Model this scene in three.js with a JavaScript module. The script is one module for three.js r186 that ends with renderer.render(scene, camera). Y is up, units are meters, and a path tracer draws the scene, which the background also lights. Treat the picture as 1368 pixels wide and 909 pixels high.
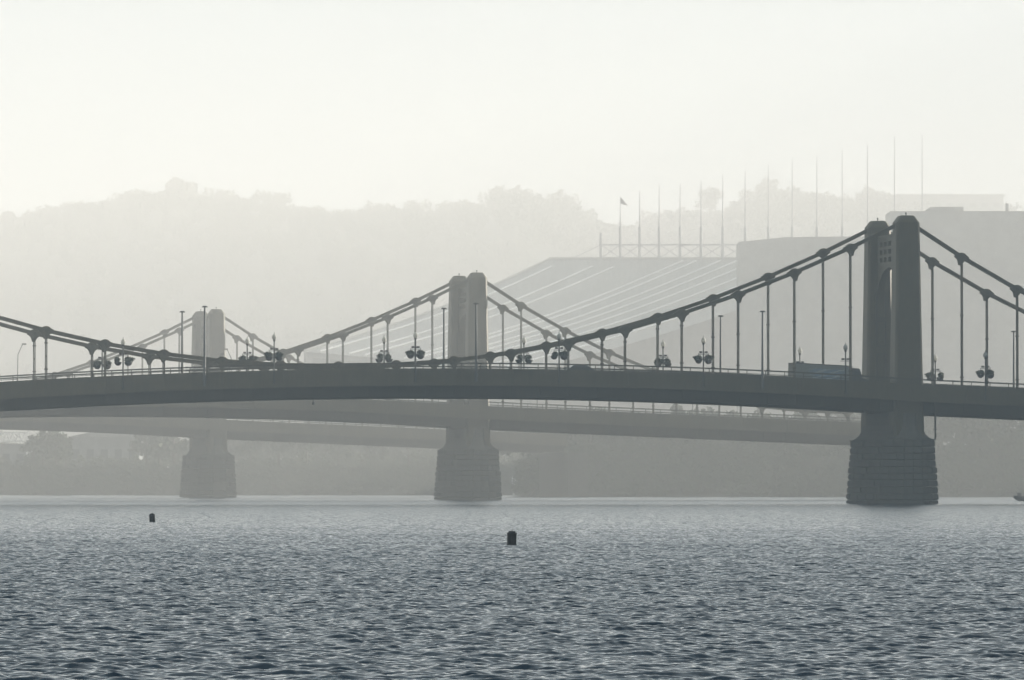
import * as THREE from 'three';
import { mergeGeometries } from 'three/addons/utils/BufferGeometryUtils.js';

// ---------------------------------------------------------------- camera, sky, sun, exposure
const W = 1368, H = 909, F = 7500, HORIZON = 649, EYE = 2.16;      // the photograph's size, focal length and horizon in its pixels; eye height in metres
const scene = new THREE.Scene();
const camera = new THREE.PerspectiveCamera(2 * Math.atan(H / 2 / F) * 180 / Math.PI, W / H, 1, 9000);
camera.position.set(0, EYE, 0);
camera.lookAt(0, EYE + (HORIZON - H / 2) / F * 1000, -1000);

const SUN_AZ = 60 * Math.PI / 180, SUN_EL = 15 * Math.PI / 180;     // right of the view, behind the bridges
const sunDir = new THREE.Vector3(Math.sin(SUN_AZ) * Math.cos(SUN_EL), Math.sin(SUN_EL), -Math.cos(SUN_AZ) * Math.cos(SUN_EL));
const sun = new THREE.DirectionalLight(new THREE.Color(1.0, 0.935, 0.82), 5);
sun.name = 'sun';
sun.position.copy(sunDir).multiplyScalar(2500).add(new THREE.Vector3(0, 0, -1000));
sun.target.position.set(0, 0, -1000);
sun.castShadow = true;
sun.shadow.radius = 6;
sun.shadow.mapSize.set(4096, 4096);
Object.assign(sun.shadow.camera, { left: -1200, right: 1200, top: 900, bottom: -900, near: 10, far: 6000 });
scene.add(sun, sun.target);

function makeSky() {
  const w = 512, h = 256, data = new Float32Array(w * h * 4);
  for (let r = 0; r < h; r++) {
    const up = ((r + 0.5) / h - 0.5) * Math.PI, y = Math.sin(up), c = Math.cos(up);
    for (let k = 0; k < w; k++) {
      const a = ((k + 0.5) / w - 0.5) * 2 * Math.PI, x = Math.cos(a) * c, z = Math.sin(a) * c;
      const cs = x * sunDir.x + y * sunDir.y + z * sunDir.z, e = Math.max(0, y);
      const g = 0.5, hg = (1 - g * g) / Math.pow(1 + g * g - 2 * g * cs, 1.5);      // forward scattering round the sun
      const low = Math.exp(-e * 7.0);                                               // pale haze near the horizon, bluer above
      const o = (r * w + k) * 4;
      data[o] = 0.015 + 0.215 * low + 0.078 * hg;
      data[o + 1] = 0.046 + 0.206 * low + 0.077 * hg;
      data[o + 2] = 0.070 + 0.190 * low + 0.072 * hg;
      data[o + 3] = 1;
    }
  }
  const t = new THREE.DataTexture(data, w, h, THREE.RGBAFormat, THREE.FloatType);
  t.mapping = THREE.EquirectangularReflectionMapping;
  t.magFilter = t.minFilter = THREE.LinearFilter;
  t.needsUpdate = true;
  return t;
}
const skyTexture = makeSky();
scene.background = skyTexture;
scene.environment = skyTexture;
scene.fog = new THREE.FogExp2(new THREE.Color(1.0, 0.987, 0.97), 0.00082);

const renderer = new THREE.WebGLRenderer({ antialias: true });
renderer.setSize(1024, 680);
renderer.toneMapping = THREE.LinearToneMapping;
renderer.toneMappingExposure = 4.3;
renderer.shadowMap.enabled = true;

// towers added out of view to shade the near river: [x, z, width, depth, height]
const SHADE_TOWERS = [[265, -560, 70, 62, 148], [262, -492, 64, 60, 132], [275, -424, 76, 64, 152], [268, -352, 66, 66, 128], [280, -280, 76, 62, 146], [275, -208, 70, 66, 130], [285, -130, 74, 70, 140],
  [225, -652, 70, 56, 150], [205, -718, 76, 50, 90]];

// ---------------------------------------------------------------- helpers
let seed = 7;
function rnd() { seed = (seed * 1664525 + 1013904223) >>> 0; return seed / 4294967296; }
const rr = (a, b) => a + (b - a) * rnd();
const R = Math.PI / 180;
const at = (px, py, d) => new THREE.Vector3((px - W / 2) / F * d, EYE + (HORIZON - py) / F * d, -d);   // a photograph pixel at a known distance
const taken = {};
function numbered(name) { const n = taken[name] = (taken[name] ?? -1) + 1; return n ? name + '_' + String(n).padStart(3, '0') : name; }
function part(name, geometry, material, parent) {
  const m = new THREE.Mesh(geometry, material);
  m.name = name; m.castShadow = m.receiveShadow = true;
  parent.add(m);
  return m;
}
function tag(o, label, category, group, kind) {
  o.userData = { label, category };
  if (group) o.userData.group = group;
  if (kind) o.userData.kind = kind;
  return o;
}
function thing(name, label, category, pos = [0, 0, 0], turn = 0, group) {
  const g = new THREE.Group();
  g.name = numbered(name);
  g.position.set(pos[0], pos[1], pos[2]); g.rotation.y = turn;
  scene.add(g);
  return tag(g, label, category, group);
}
function structure(name, geometry, material, label) {
  const m = part(name, geometry, material, scene);
  m.userData = { kind: 'structure', label };
  return m;
}
function dup(root, pos, turn, label) {
  const r = root.clone();
  r.name = numbered(root.name.replace(/_\d{3}$/, ''));
  r.userData = { ...root.userData };
  if (label) r.userData.label = label;
  r.position.set(pos[0], pos[1], pos[2]); r.rotation.y = turn;
  scene.add(r);
  return r;
}
function boxUV(g, s = 1) {                                        // uv in metres, by the way each face points
  if (g.index) g = g.toNonIndexed();
  g.computeVertexNormals();
  const p = g.attributes.position, n = g.attributes.normal, uv = new Float32Array(p.count * 2);
  for (let i = 0; i < p.count; i++) {
    const ax = Math.abs(n.getX(i)), ay = Math.abs(n.getY(i)), az = Math.abs(n.getZ(i));
    const x = p.getX(i), y = p.getY(i), z = p.getZ(i);
    const [u, v] = ax > ay && ax > az ? [z, y] : ay > az ? [x, z] : [x, y];
    uv[i * 2] = u * s; uv[i * 2 + 1] = v * s;
  }
  g.setAttribute('uv', new THREE.BufferAttribute(uv, 2));
  return g;
}
function bx(w, h, d, x = 0, y = 0, z = 0, rz = 0, ry = 0) {
  const g = new THREE.BoxGeometry(w, h, d);
  if (rz) g.rotateZ(rz);
  if (ry) g.rotateY(ry);
  g.translate(x, y, z);
  return boxUV(g);
}
function bar(a, b, w, d) {                                        // a straight bar of section w (across, upward) by d from a to b
  const v = new THREE.Vector3().subVectors(b, a), L = v.length();
  const g = new THREE.BoxGeometry(L, w, d);
  g.applyQuaternion(new THREE.Quaternion().setFromUnitVectors(new THREE.Vector3(1, 0, 0), v.normalize()));
  g.translate((a.x + b.x) / 2, (a.y + b.y) / 2, (a.z + b.z) / 2);
  return boxUV(g);
}
function cyl(r0, r1, h, x, y, z, n = 10) {
  const g = new THREE.CylinderGeometry(r1, r0, h, n);
  g.translate(x, y + h / 2, z);
  return g;
}
const flat = (g) => (g.index ? g.toNonIndexed() : g);
const join = (list) => mergeGeometries(list.map((g) => { const f = flat(g); for (const k of Object.keys(f.attributes)) if (!['position', 'normal', 'uv'].includes(k)) f.deleteAttribute(k); return f; }));
function loft(sections) {                                         // sections: { y, pts: [[x, z], ...] }, the same number of points in each, counter-clockwise seen from above
  const pos = [], n = sections[0].pts.length, P = (s, i) => [s.pts[i % n][0], s.y, s.pts[i % n][1]];
  for (let k = 0; k + 1 < sections.length; k++) for (let i = 0; i < n; i++) {
    const a = P(sections[k], i), b = P(sections[k], i + 1), c = P(sections[k + 1], i + 1), d = P(sections[k + 1], i);
    pos.push(...a, ...b, ...c, ...a, ...c, ...d);
  }
  const cap = (s, up) => {
    const cx = s.pts.reduce((t, p) => t + p[0], 0) / n, cz = s.pts.reduce((t, p) => t + p[1], 0) / n;
    for (let i = 0; i < n; i++) { const a = P(s, i), b = P(s, i + 1), m = [cx, s.y, cz]; pos.push(...(up ? [...a, ...b, ...m] : [...b, ...a, ...m])); }
  };
  cap(sections[0], false); cap(sections[sections.length - 1], true);
  const g = new THREE.BufferGeometry();
  g.setAttribute('position', new THREE.Float32BufferAttribute(pos, 3));
  return boxUV(g);
}
const oct = (w, d, c) => [[-w / 2 + c, d / 2], [w / 2 - c, d / 2], [w / 2, d / 2 - c], [w / 2, -d / 2 + c], [w / 2 - c, -d / 2], [-w / 2 + c, -d / 2], [-w / 2, -d / 2 + c], [-w / 2, d / 2 - c]];

// ---------------------------------------------------------------- procedural materials
function noiseTexture(size, draw, srgb = true) {
  const data = new Uint8Array(size * size * 4);
  const lattice = new Float32Array(256 * 256).map(() => rnd());
  const smooth = (x, y, period) => {
    const ix = Math.floor(x), iy = Math.floor(y), fx = x - ix, fy = y - iy, u = fx * fx * (3 - 2 * fx), v = fy * fy * (3 - 2 * fy);
    const L = (a, b) => lattice[(((b % period) + period) % period) * 256 + (((a % period) + period) % period)];
    return (L(ix, iy) * (1 - u) + L(ix + 1, iy) * u) * (1 - v) + (L(ix, iy + 1) * (1 - u) + L(ix + 1, iy + 1) * u) * v;
  };
  const fbm = (x, y, p, oct_ = 4) => { let s = 0, a = 0.5, t = 0; for (let i = 0; i < oct_; i++) { s += a * smooth(x * p, y * p, p); t += a; a *= 0.55; p *= 2; if (p > 256) break; } return s / t; };
  for (let j = 0; j < size; j++) for (let i = 0; i < size; i++) {
    const c = draw(i / size, j / size, fbm), o = (j * size + i) * 4;
    data[o] = c[0]; data[o + 1] = c[1]; data[o + 2] = c[2]; data[o + 3] = 255;
  }
  const t = new THREE.DataTexture(data, size, size);
  t.wrapS = t.wrapT = THREE.RepeatWrapping;
  t.magFilter = THREE.LinearFilter; t.minFilter = THREE.LinearMipmapLinearFilter; t.generateMipmaps = true;
  if (srgb) t.colorSpace = THREE.SRGBColorSpace;
  t.needsUpdate = true;
  return t;
}
const grainMap = noiseTexture(256, (u, v, f) => { const k = 150 + 105 * (0.55 * f(u, v, 8, 5) + 0.45 * f(u + 0.3, v, 32, 3)); return [k, k, k * 0.985]; });
const streakMap = noiseTexture(256, (u, v, f) => { const s = f(u, v * 0.125, 64, 2), b = f(u, v, 8, 4), k = 160 + 95 * (0.5 * s + 0.5 * b); return [k, k * 0.985, k * 0.955]; });
const mat = (r, g, b, roughness = 0.8, map = grainMap, rep = 0.12, metalness = 0) => {
  const t = map ? map.clone() : null;
  if (t) { t.repeat.set(rep, rep); t.needsUpdate = true; }
  return new THREE.MeshStandardMaterial({ color: new THREE.Color().setRGB(r, g, b), roughness, metalness, map: t });
};
const M = {
  steel: mat(0.15, 0.125, 0.075, 0.6, streakMap, 0.1),
  steelDark: mat(0.085, 0.075, 0.055, 0.7, streakMap, 0.1),
  stone: mat(0.18, 0.165, 0.145, 0.9, grainMap, 0.3),
  concrete: mat(0.30, 0.285, 0.255, 0.9, streakMap, 0.08),
  asphalt: mat(0.05, 0.05, 0.05, 0.9),
  lampBlack: mat(0.03, 0.03, 0.03, 0.5, null),
  pole: mat(0.10, 0.10, 0.10, 0.5, null),
  globe: new THREE.MeshPhysicalMaterial({ color: new THREE.Color().setRGB(0.6, 0.59, 0.55), roughness: 0.9, transmission: 0.5, thickness: 0 }),
  leaf: mat(0.035, 0.05, 0.022, 0.8, null),
  bark: mat(0.07, 0.055, 0.04, 0.9, null),
  wood: mat(0.05, 0.065, 0.03, 0.9, null),
  hill: mat(0.05, 0.055, 0.035, 1, grainMap, 0.01),
  bank: mat(0.075, 0.07, 0.05, 1, grainMap, 0.05),
  roof: mat(0.42, 0.43, 0.44, 0.45, streakMap, 0.03),
  rib: mat(0.8, 0.8, 0.8, 0.35, null),
  wall: mat(0.33, 0.34, 0.35, 0.8, grainMap, 0.04),
  brick: mat(0.25, 0.18, 0.14, 0.9, grainMap, 0.05),
  glass: new THREE.MeshStandardMaterial({ color: new THREE.Color().setRGB(0.06, 0.07, 0.08), roughness: 0.12, metalness: 0 }),
  mast: mat(0.3, 0.3, 0.31, 0.5, null),
  white: mat(0.75, 0.75, 0.73, 0.45, null),
  carPaint: new THREE.MeshPhysicalMaterial({ color: new THREE.Color().setRGB(0.06, 0.065, 0.07), roughness: 0.35, clearcoat: 0.6 }),
  tyre: mat(0.02, 0.02, 0.02, 0.9, null),
  buoy: mat(0.012, 0.013, 0.012, 0.7, grainMap, 0.7),
  flag: new THREE.MeshPhysicalMaterial({ color: new THREE.Color().setRGB(0.12, 0.1, 0.1), roughness: 1, transmission: 0.3, thickness: 0, side: THREE.DoubleSide }),
  headlight: new THREE.MeshStandardMaterial({ color: 0xffffff, emissive: new THREE.Color(1, 0.97, 0.9), emissiveIntensity: 1.5, roughness: 0.3 }),
};
M.leaf.side = M.wood.side = THREE.DoubleSide;

// ---------------------------------------------------------------- river: one tile of real waves, repeated
const TILE = 30, TN = 760, WIND = 0.5536;
function waveTile() {
  const waves = [];
  for (let i = 0; i < 160; i++) {
    const lambda = 0.12 * Math.pow(0.95 / 0.12, Math.pow(i / 159, 1.1)), k = 2 * Math.PI / lambda;
    const th = WIND + (rnd() + rnd() + rnd() - 1.5) * 0.95;              // spread round the wind, which blows along the river
    const nx = Math.round(k * Math.sin(th) * TILE / (2 * Math.PI)), nz = Math.round(k * Math.cos(th) * TILE / (2 * Math.PI));
    if (!nx && !nz) continue;
    const kk = Math.hypot(nx, nz) * 2 * Math.PI / TILE;
    const slope = 0.0235 * Math.pow(Math.max(lambda, 0.25) / 0.4, -0.2);
    waves.push([nx * 2 * Math.PI / TILE, nz * 2 * Math.PI / TILE, slope / kk, rnd() * 6.2832]);
  }
  const n = TN + 1, pos = new Float32Array(n * n * 3), nor = new Float32Array(n * n * 3), uv = new Float32Array(n * n * 2), idx = new Uint32Array(TN * TN * 6);
  const hx = new Float32Array(n * n);
  for (const [kx, kz, a, ph] of waves) for (let j = 0; j < TN; j++) {
    const z = j * TILE / TN;
    for (let i = 0; i < TN; i++) {
      const t = kx * i * TILE / TN + kz * z + ph, o = j * n + i, c = Math.cos(t), s = Math.sin(t);
      hx[o] += a * s; nor[o * 3] -= a * kx * c; nor[o * 3 + 2] -= a * kz * c;
    }
  }
  for (let j = 0; j < n; j++) for (let i = 0; i < n; i++) {
    const o = j * n + i, q = (j % TN) * n + (i % TN);
    hx[o] = hx[q]; nor[o * 3] = nor[q * 3]; nor[o * 3 + 2] = nor[q * 3 + 2]; nor[o * 3 + 1] = 1;
    pos[o * 3] = i * TILE / TN; pos[o * 3 + 1] = hx[o]; pos[o * 3 + 2] = j * TILE / TN;
    uv[o * 2] = i / TN * TILE; uv[o * 2 + 1] = j / TN * TILE;
  }
  for (let o = 0; o < n * n; o++) { const l = Math.hypot(nor[o * 3], 1, nor[o * 3 + 2]); nor[o * 3] /= l; nor[o * 3 + 1] = 1 / l; nor[o * 3 + 2] /= l; }
  let q = 0;
  for (let j = 0; j < TN; j++) for (let i = 0; i < TN; i++) { const a = j * n + i, b = a + 1, c = a + n, d = c + 1; idx.set([a, c, b, b, c, d], q); q += 6; }
  const g = new THREE.BufferGeometry();
  g.setAttribute('position', new THREE.BufferAttribute(pos, 3));
  g.setAttribute('normal', new THREE.BufferAttribute(nor, 3));
  g.setAttribute('uv', new THREE.BufferAttribute(uv, 2));
  g.setIndex(new THREE.BufferAttribute(idx, 1));
  return g;
}
const waterMat = new THREE.MeshPhysicalMaterial({ color: new THREE.Color().setRGB(0.004, 0.018, 0.033), roughness: 0.03, ior: 1.333 });
{
  const list = [], c = Math.cos(WIND), q = Math.sin(WIND);         // the grid of tiles is turned against the view, so that its repeats do not line up
  for (let i = -50; i < 50; i++) for (let j = -50; j < 50; j++) {
    const x = (i + 0.5) * TILE, z = (j + 0.5) * TILE, wx = x * c - z * q, wz = -600 + x * q + z * c;
    if (wx > -440 && wx < 245 && wz < 40 && wz > -1340) { const rough = THREE.MathUtils.lerp(1.35, 0.48, THREE.MathUtils.smoothstep(-wz, 50, 330)); list.push(new THREE.Matrix4().makeTranslation(i * TILE, 0, j * TILE).scale(new THREE.Vector3(1, rough, 1))); }   // choppier in the open reach, calmer in the lee of the bridges
  }
  const water = new THREE.InstancedMesh(waveTile(), waterMat, list.length);
  list.forEach((m, i) => water.setMatrixAt(i, m));
  water.rotation.y = -WIND; water.position.z = -600;
  water.name = 'river_water'; water.receiveShadow = true;
  water.userData = { kind: 'structure', label: 'choppy dark blue grey river water' };
  scene.add(water);
}

// ---------------------------------------------------------------- land: banks, flats and the hill
const ridgePx = [[-500, 330], [-200, 318], [-60, 296], [0, 287], [8, 285], [20, 302], [30, 290], [50, 273], [100, 264], [150, 256], [180, 247], [230, 241], [248, 241], [262, 252], [300, 252], [345, 250], [372, 256], [395, 262], [430, 264], [470, 266], [488, 278], [498, 264], [515, 260], [528, 264], [541, 280], [554, 264], [566, 261], [590, 268], [615, 265], [640, 265], [652, 255], [680, 250], [720, 250], [750, 258], [775, 280], [800, 288], [860, 288], [910, 275], [935, 268], [975, 260], [1000, 248], [1025, 240], [1045, 247], [1090, 249], [1130, 256], [1160, 250], [1195, 258], [1260, 262], [1340, 268], [1400, 280], [1700, 300], [2400, 330]];
const HILL_D = 2800, TREE = 12.5;
function ridge(px) {
  for (let i = 0; i + 1 < ridgePx.length; i++) if (px <= ridgePx[i + 1][0]) { const [a, b] = [ridgePx[i], ridgePx[i + 1]], t = (px - a[0]) / (b[0] - a[0]); return a[1] + (b[1] - a[1]) * t; }
  return 330;
}
const ridgeY = (x) => { const px = W / 2 + x * F / HILL_D; return EYE + (HORIZON - ridge(Math.max(-499, px))) / F * HILL_D; };
function hillY(x, z) {                                            // slope up from the flats to the ridge line, then level
  const t = THREE.MathUtils.clamp((-z - 2200) / (HILL_D - 2200), 0, 1);
  return 10 + (ridgeY(x) - TREE - 10) * (t * t * (3 - 2 * t)) + 2.5 * Math.sin(x * 0.031 + z * 0.02) * t * (1 - t) * 4;
}
{
  const nx = 200, nz = 24, g = new THREE.PlaneGeometry(1, 1, nx, nz), p = g.attributes.position;
  for (let j = 0; j <= nz; j++) for (let i = 0; i <= nx; i++) {
    const x = -520 + 1200 * i / nx, z = -2150 - 900 * j / nz;
    p.setXYZ(j * (nx + 1) + i, x, hillY(x, z), z);
  }
  g.computeVertexNormals();
  structure('hill', g, M.hill, 'wooded hill fading into pale haze');
}
// the shore: across the far reach of the river, and the right bank that starts at the farthest bridge's end
const shore = [[-520, -1262], [-90, -1256], [0, -1250], [3, -1090], [110, -1075], [150, -900], [180, -500], [230, 100]];
function bankMesh(outline, y0, y1, back) {                        // a sloping bank along a shoreline, then flat land behind it
  const pos = [], uv = [];
  const quad = (a, b, c, d) => { for (const v of [a, b, c, a, c, d]) { pos.push(...v); uv.push(v[0], v[2]); } };
  for (let i = 0; i + 1 < outline.length; i++) {
    const [x0, z0] = outline[i], [xb, zb] = outline[i + 1], n = 12;
    const nrm = new THREE.Vector2(zb - z0, -(xb - x0)).normalize();
    void nrm;
    for (let k = 0; k < n; k++) {
      const a = [x0 + (xb - x0) * k / n, z0 + (zb - z0) * k / n], b = [x0 + (xb - x0) * (k + 1) / n, z0 + (zb - z0) * (k + 1) / n];
      const A = back(a), B = back(b);
      quad([a[0], -0.6, a[1]], [b[0], -0.6, b[1]], [B[0], y1, B[1]], [A[0], y1, A[1]]);
    }
  }
  const g = new THREE.BufferGeometry();
  g.setAttribute('position', new THREE.Float32BufferAttribute(pos, 3));
  g.setAttribute('uv', new THREE.Float32BufferAttribute(uv, 2));
  g.computeVertexNormals();
  return g;
}
structure('river_bank', bankMesh(shore.slice(0, 3), 0, 6.2, ([x, z]) => [x, z - 12]), M.bank, 'overgrown far bank of the river');
structure('river_bank_001', bankMesh(shore.slice(2), 0, 10, ([x, z]) => [x + 8, z - 12]), M.bank, 'overgrown right bank of the river');
{
  const shape = new THREE.Shape();                                // flats behind the banks; x and -z
  const pts = [[-520, 1274], [0, 1262], [11, 1102], [118, 1087], [158, 912], [188, 512], [238, -100], [680, -100], [680, 2300], [-520, 2300]];
  pts.forEach(([x, y], i) => (i ? shape.lineTo(x, y) : shape.moveTo(x, y)));
  const g = new THREE.ShapeGeometry(shape);
  g.rotateX(-Math.PI / 2); g.translate(0, 6.2, 0);
  structure('ground', g, M.bank, 'low flats behind the river bank');
}

// ---------------------------------------------------------------- vegetation
function leafClump(n, r, leaf, squash = 0.8) {                    // leaf-sized faces spread through a lumpy volume
  const pos = [], nor = [];
  const lobes = []; for (let i = 0; i < 9; i++) { const a = rr(0, 6.283), e = rr(-0.6, 1), q = Math.sqrt(Math.max(0, 1 - e * e)), d = rr(0.35, 0.75); lobes.push([Math.cos(a) * q * d * r, e * d * r * squash, Math.sin(a) * q * d * r, rr(0.28, 0.5) * r]); }
  const v = new THREE.Vector3(), q = new THREE.Quaternion(), e = new THREE.Euler();
  for (let i = 0; i < n; i++) {
    const L = lobes[i % lobes.length], a = rr(0, 6.283), c = rr(-1, 1), s = Math.sqrt(1 - c * c), d = L[3] * Math.pow(rnd(), 0.4);
    const cx = L[0] + Math.cos(a) * s * d, cy = L[1] + c * d * squash, cz = L[2] + Math.sin(a) * s * d, sz = leaf * rr(0.6, 1.3);
    q.setFromEuler(e.set(rr(0, 6.283), rr(0, 6.283), rr(0, 6.283)));
    for (const [x, y] of [[-0.5, -0.5], [0.5, -0.5], [0, 0.7]]) { v.set(x * sz, y * sz, 0).applyQuaternion(q); pos.push(cx + v.x, cy + v.y, cz + v.z); }
    v.set(0, 0, 1).applyQuaternion(q);
    for (let t = 0; t < 3; t++) nor.push(v.x, v.y, v.z);
  }
  const g = new THREE.BufferGeometry();
  g.setAttribute('position', new THREE.Float32BufferAttribute(pos, 3));
  g.setAttribute('normal', new THREE.Float32BufferAttribute(nor, 3));
  g.setAttribute('uv', new THREE.Float32BufferAttribute(new Float32Array(pos.length / 3 * 2), 2));
  return g;
}
function limb(pts, r0, r1) {
  const c = new THREE.CatmullRomCurve3(pts.map((p) => new THREE.Vector3(...p))), g = new THREE.TubeGeometry(c, 5, 1, 6), p = g.attributes.position;
  for (let j = 0; j <= 5; j++) { const o = c.getPointAt(j / 5), r = r0 + (r1 - r0) * j / 5; for (let i = 0; i <= 6; i++) { const k = j * 7 + i; p.setXYZ(k, o.x + (p.getX(k) - o.x) * r, o.y + (p.getY(k) - o.y) * r, o.z + (p.getZ(k) - o.z) * r); } }
  g.computeVertexNormals();
  return g;
}
function makeTree(name, h, spread, dense, label, group, pos) {
  const t = thing(name, label, 'tree', pos, rr(0, 6.28), group);
  const limbs = [limb([[0, -0.5, 0], [0.1, h * 0.3, 0.05], [0, h * 0.8, 0]], 0.035 * h, 0.01 * h)], clumps = [];
  for (let i = 0; i < 7; i++) {
    const a = i * 2.4 + rr(-0.4, 0.4), y = h * rr(0.38, 0.86), d = spread * rr(0.45, 0.95) * (1.1 - y / h * 0.6);
    limbs.push(limb([[0, y * 0.75, 0], [Math.cos(a) * d * 0.5, y * 0.92, Math.sin(a) * d * 0.5], [Math.cos(a) * d, y, Math.sin(a) * d]], 0.014 * h, 0.004 * h));
    const c = leafClump(dense, spread * rr(0.5, 0.72), 0.075 * h, 0.85); c.translate(Math.cos(a) * d, y, Math.sin(a) * d); clumps.push(c);
  }
  const top = leafClump(dense, spread * 0.62, 0.075 * h, 0.9); top.translate(0, h * 0.86, 0); clumps.push(top);
  part('trunk', join(limbs), M.bark, t);
  part('crown', join(clumps), M.wood, t);
  return t;
}
{
  // the wood on the hill reads as one mass
  const clump = leafClump(420, 1, 0.17, 0.9), list = [], m = new THREE.Matrix4(), q = new THREE.Quaternion(), up = new THREE.Vector3(0, 1, 0);
  const put = (x, z, s) => { m.compose(new THREE.Vector3(x, hillY(x, z) + s * 0.75, z), q.setFromAxisAngle(up, rr(0, 6.28)), new THREE.Vector3(s * rr(0.9, 1.2), s * rr(0.9, 1.25), s)); list.push(m.clone()); };
  for (let x = -300; x < 330; x += 6.2) put(x + rr(-2.5, 2.5), -HILL_D + rr(-6, 6), rnd() < 0.35 ? rr(7.5, 9.8) : rr(3.4, 6.4));
  for (let x = -300; x < 330; x += 3.2) put(x + rr(-1, 1), -HILL_D + rr(-4, 4), rr(2.4, 4.4));
  for (let i = 0; i < 2400; i++) { const x = rr(-480, 620), t = Math.sqrt(rnd()); put(x, -2210 - 560 * t, rr(4, 7)); }
  const woods = new THREE.InstancedMesh(clump, M.wood, list.length);
  list.forEach((k, i) => woods.setMatrixAt(i, k));
  woods.name = 'hillside_woods'; woods.castShadow = woods.receiveShadow = true;
  tag(woods, 'hazy mass of trees covering the hill', 'woods', null, 'stuff');
  scene.add(woods);
}
for (const [px, py, h] of [[236, 238, 15], [664, 250, 14], [950, 252, 15], [1024, 238, 15], [1160, 249, 13], [8, 283, 14]]) {
  const p = at(px, py, HILL_D - 8);
  makeTree('ridge_tree', h, h * 0.46, 170, 'tall leafy tree standing above the wooded ridge', 'trees along the hill ridge', [p.x, p.y - h * 1.02, p.z]);
}
{
  // bushes on the banks: one thicket
  const clump = leafClump(260, 1, 0.2, 0.8), list = [], m = new THREE.Matrix4(), q = new THREE.Quaternion(), up = new THREE.Vector3(0, 1, 0);
  const put = (x, y, z, s) => { m.compose(new THREE.Vector3(x, y, z), q.setFromAxisAngle(up, rr(0, 6.28)), new THREE.Vector3(s * rr(1, 1.4), s, s)); list.push(m.clone()); };
  for (let x = -210; x < 4; x += 0.9) for (let k = 0; k < 3; k++) { const t = rnd(); put(x + rr(-1, 1), 0.4 + 6 * t, -1252 - 11 * t + x * 0.012, rr(1.1, 2.2)); }
  for (let x = 3; x < 112; x += 0.8) for (let k = 0; k < 4; k++) { const t = rnd(); put(x + 8 * t + rr(-1, 1), 0.4 + 9.5 * t, -1090 + (x - 3) * 0.14 - 11 * t, rr(1.1, 2.3)); }
  for (let z = -1242; z < -1096; z += 2) for (let k = 0; k < 3; k++) put(3 + rr(-1, 7), rr(0.5, 7), z, rr(1.5, 2.6));
  for (let x = 1; x < 132; x += 0.9) put(x, 8 + rr(0, x < 70 ? 6 : 8), -1128 + (x - 8) * 0.14 + rr(-4, 4), rr(2.4, 3.6));
  for (let x = 1; x < 128; x += 0.8) put(x, 10 + rr(0.5, x < 70 ? 5 : 7), -1108 + (x - 8) * 0.14 + rr(-4, 4), rr(2.2, 3.4));
  for (let x = -175; x < 10; x += 1.5) for (let k = 0; k < 2; k++) { const px = W / 2 + x * F / 1340, low = px < 196 ? 3.6 : 7.5; put(x + rr(-2, 2), 6 + rr(1, low), -1345 + rr(-8, 8), rr(2.6, 4.2)); }
  for (let x = -190; x < 8; x += 1.1) put(x, 6 + rr(0.2, 1.6), -1300 + rr(-14, 14), rr(1.8, 2.8));
  const b = new THREE.InstancedMesh(clump, M.wood, list.length);
  list.forEach((k, i) => b.setMatrixAt(i, k));
  b.name = 'bank_thicket'; b.castShadow = b.receiveShadow = true;
  tag(b, 'dark tangle of bushes covering both river banks', 'bushes', null, 'stuff');
  scene.add(b);
}
const bankTrees = [];
for (const [px, d, h] of [[44, 1268, 7.5], [58, 1270, 9], [74, 1266, 9.5], [88, 1270, 7], [196, 1270, 10], [212, 1268, 9], [232, 1272, 11], [335, 1270, 8], [372, 1268, 10], [410, 1272, 9], [452, 1270, 10.5], [500, 1268, 9], [545, 1271, 10], [690, 1272, 7], [742, 1104, 7], [790, 1102, 8], [842, 1104, 7], [905, 1100, 8.5], [960, 1102, 7], [1018, 1100, 8], [1075, 1098, 7.5], [1128, 1098, 8]]) {
  const p = at(px, 649, d), y = d > 1200 ? 5.6 : 8.8;
  const lab = d > 1200 ? 'leafy tree on the far bank beyond the bridge piers' : 'leafy tree on the right bank beside the palest bridge';
  const grp = d > 1200 ? 'trees on the far bank' : 'trees on the right bank';
  if (bankTrees.length < 4) bankTrees.push(makeTree('bank_tree', h, h * 0.38, 110, lab, grp, [p.x, y, p.z]));
  else { const t = dup(bankTrees[Math.floor(rr(0, 4))], [p.x, y, p.z], rr(0, 6.28), lab); t.userData.group = grp; t.scale.setScalar(h / 8.5); }
}

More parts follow.
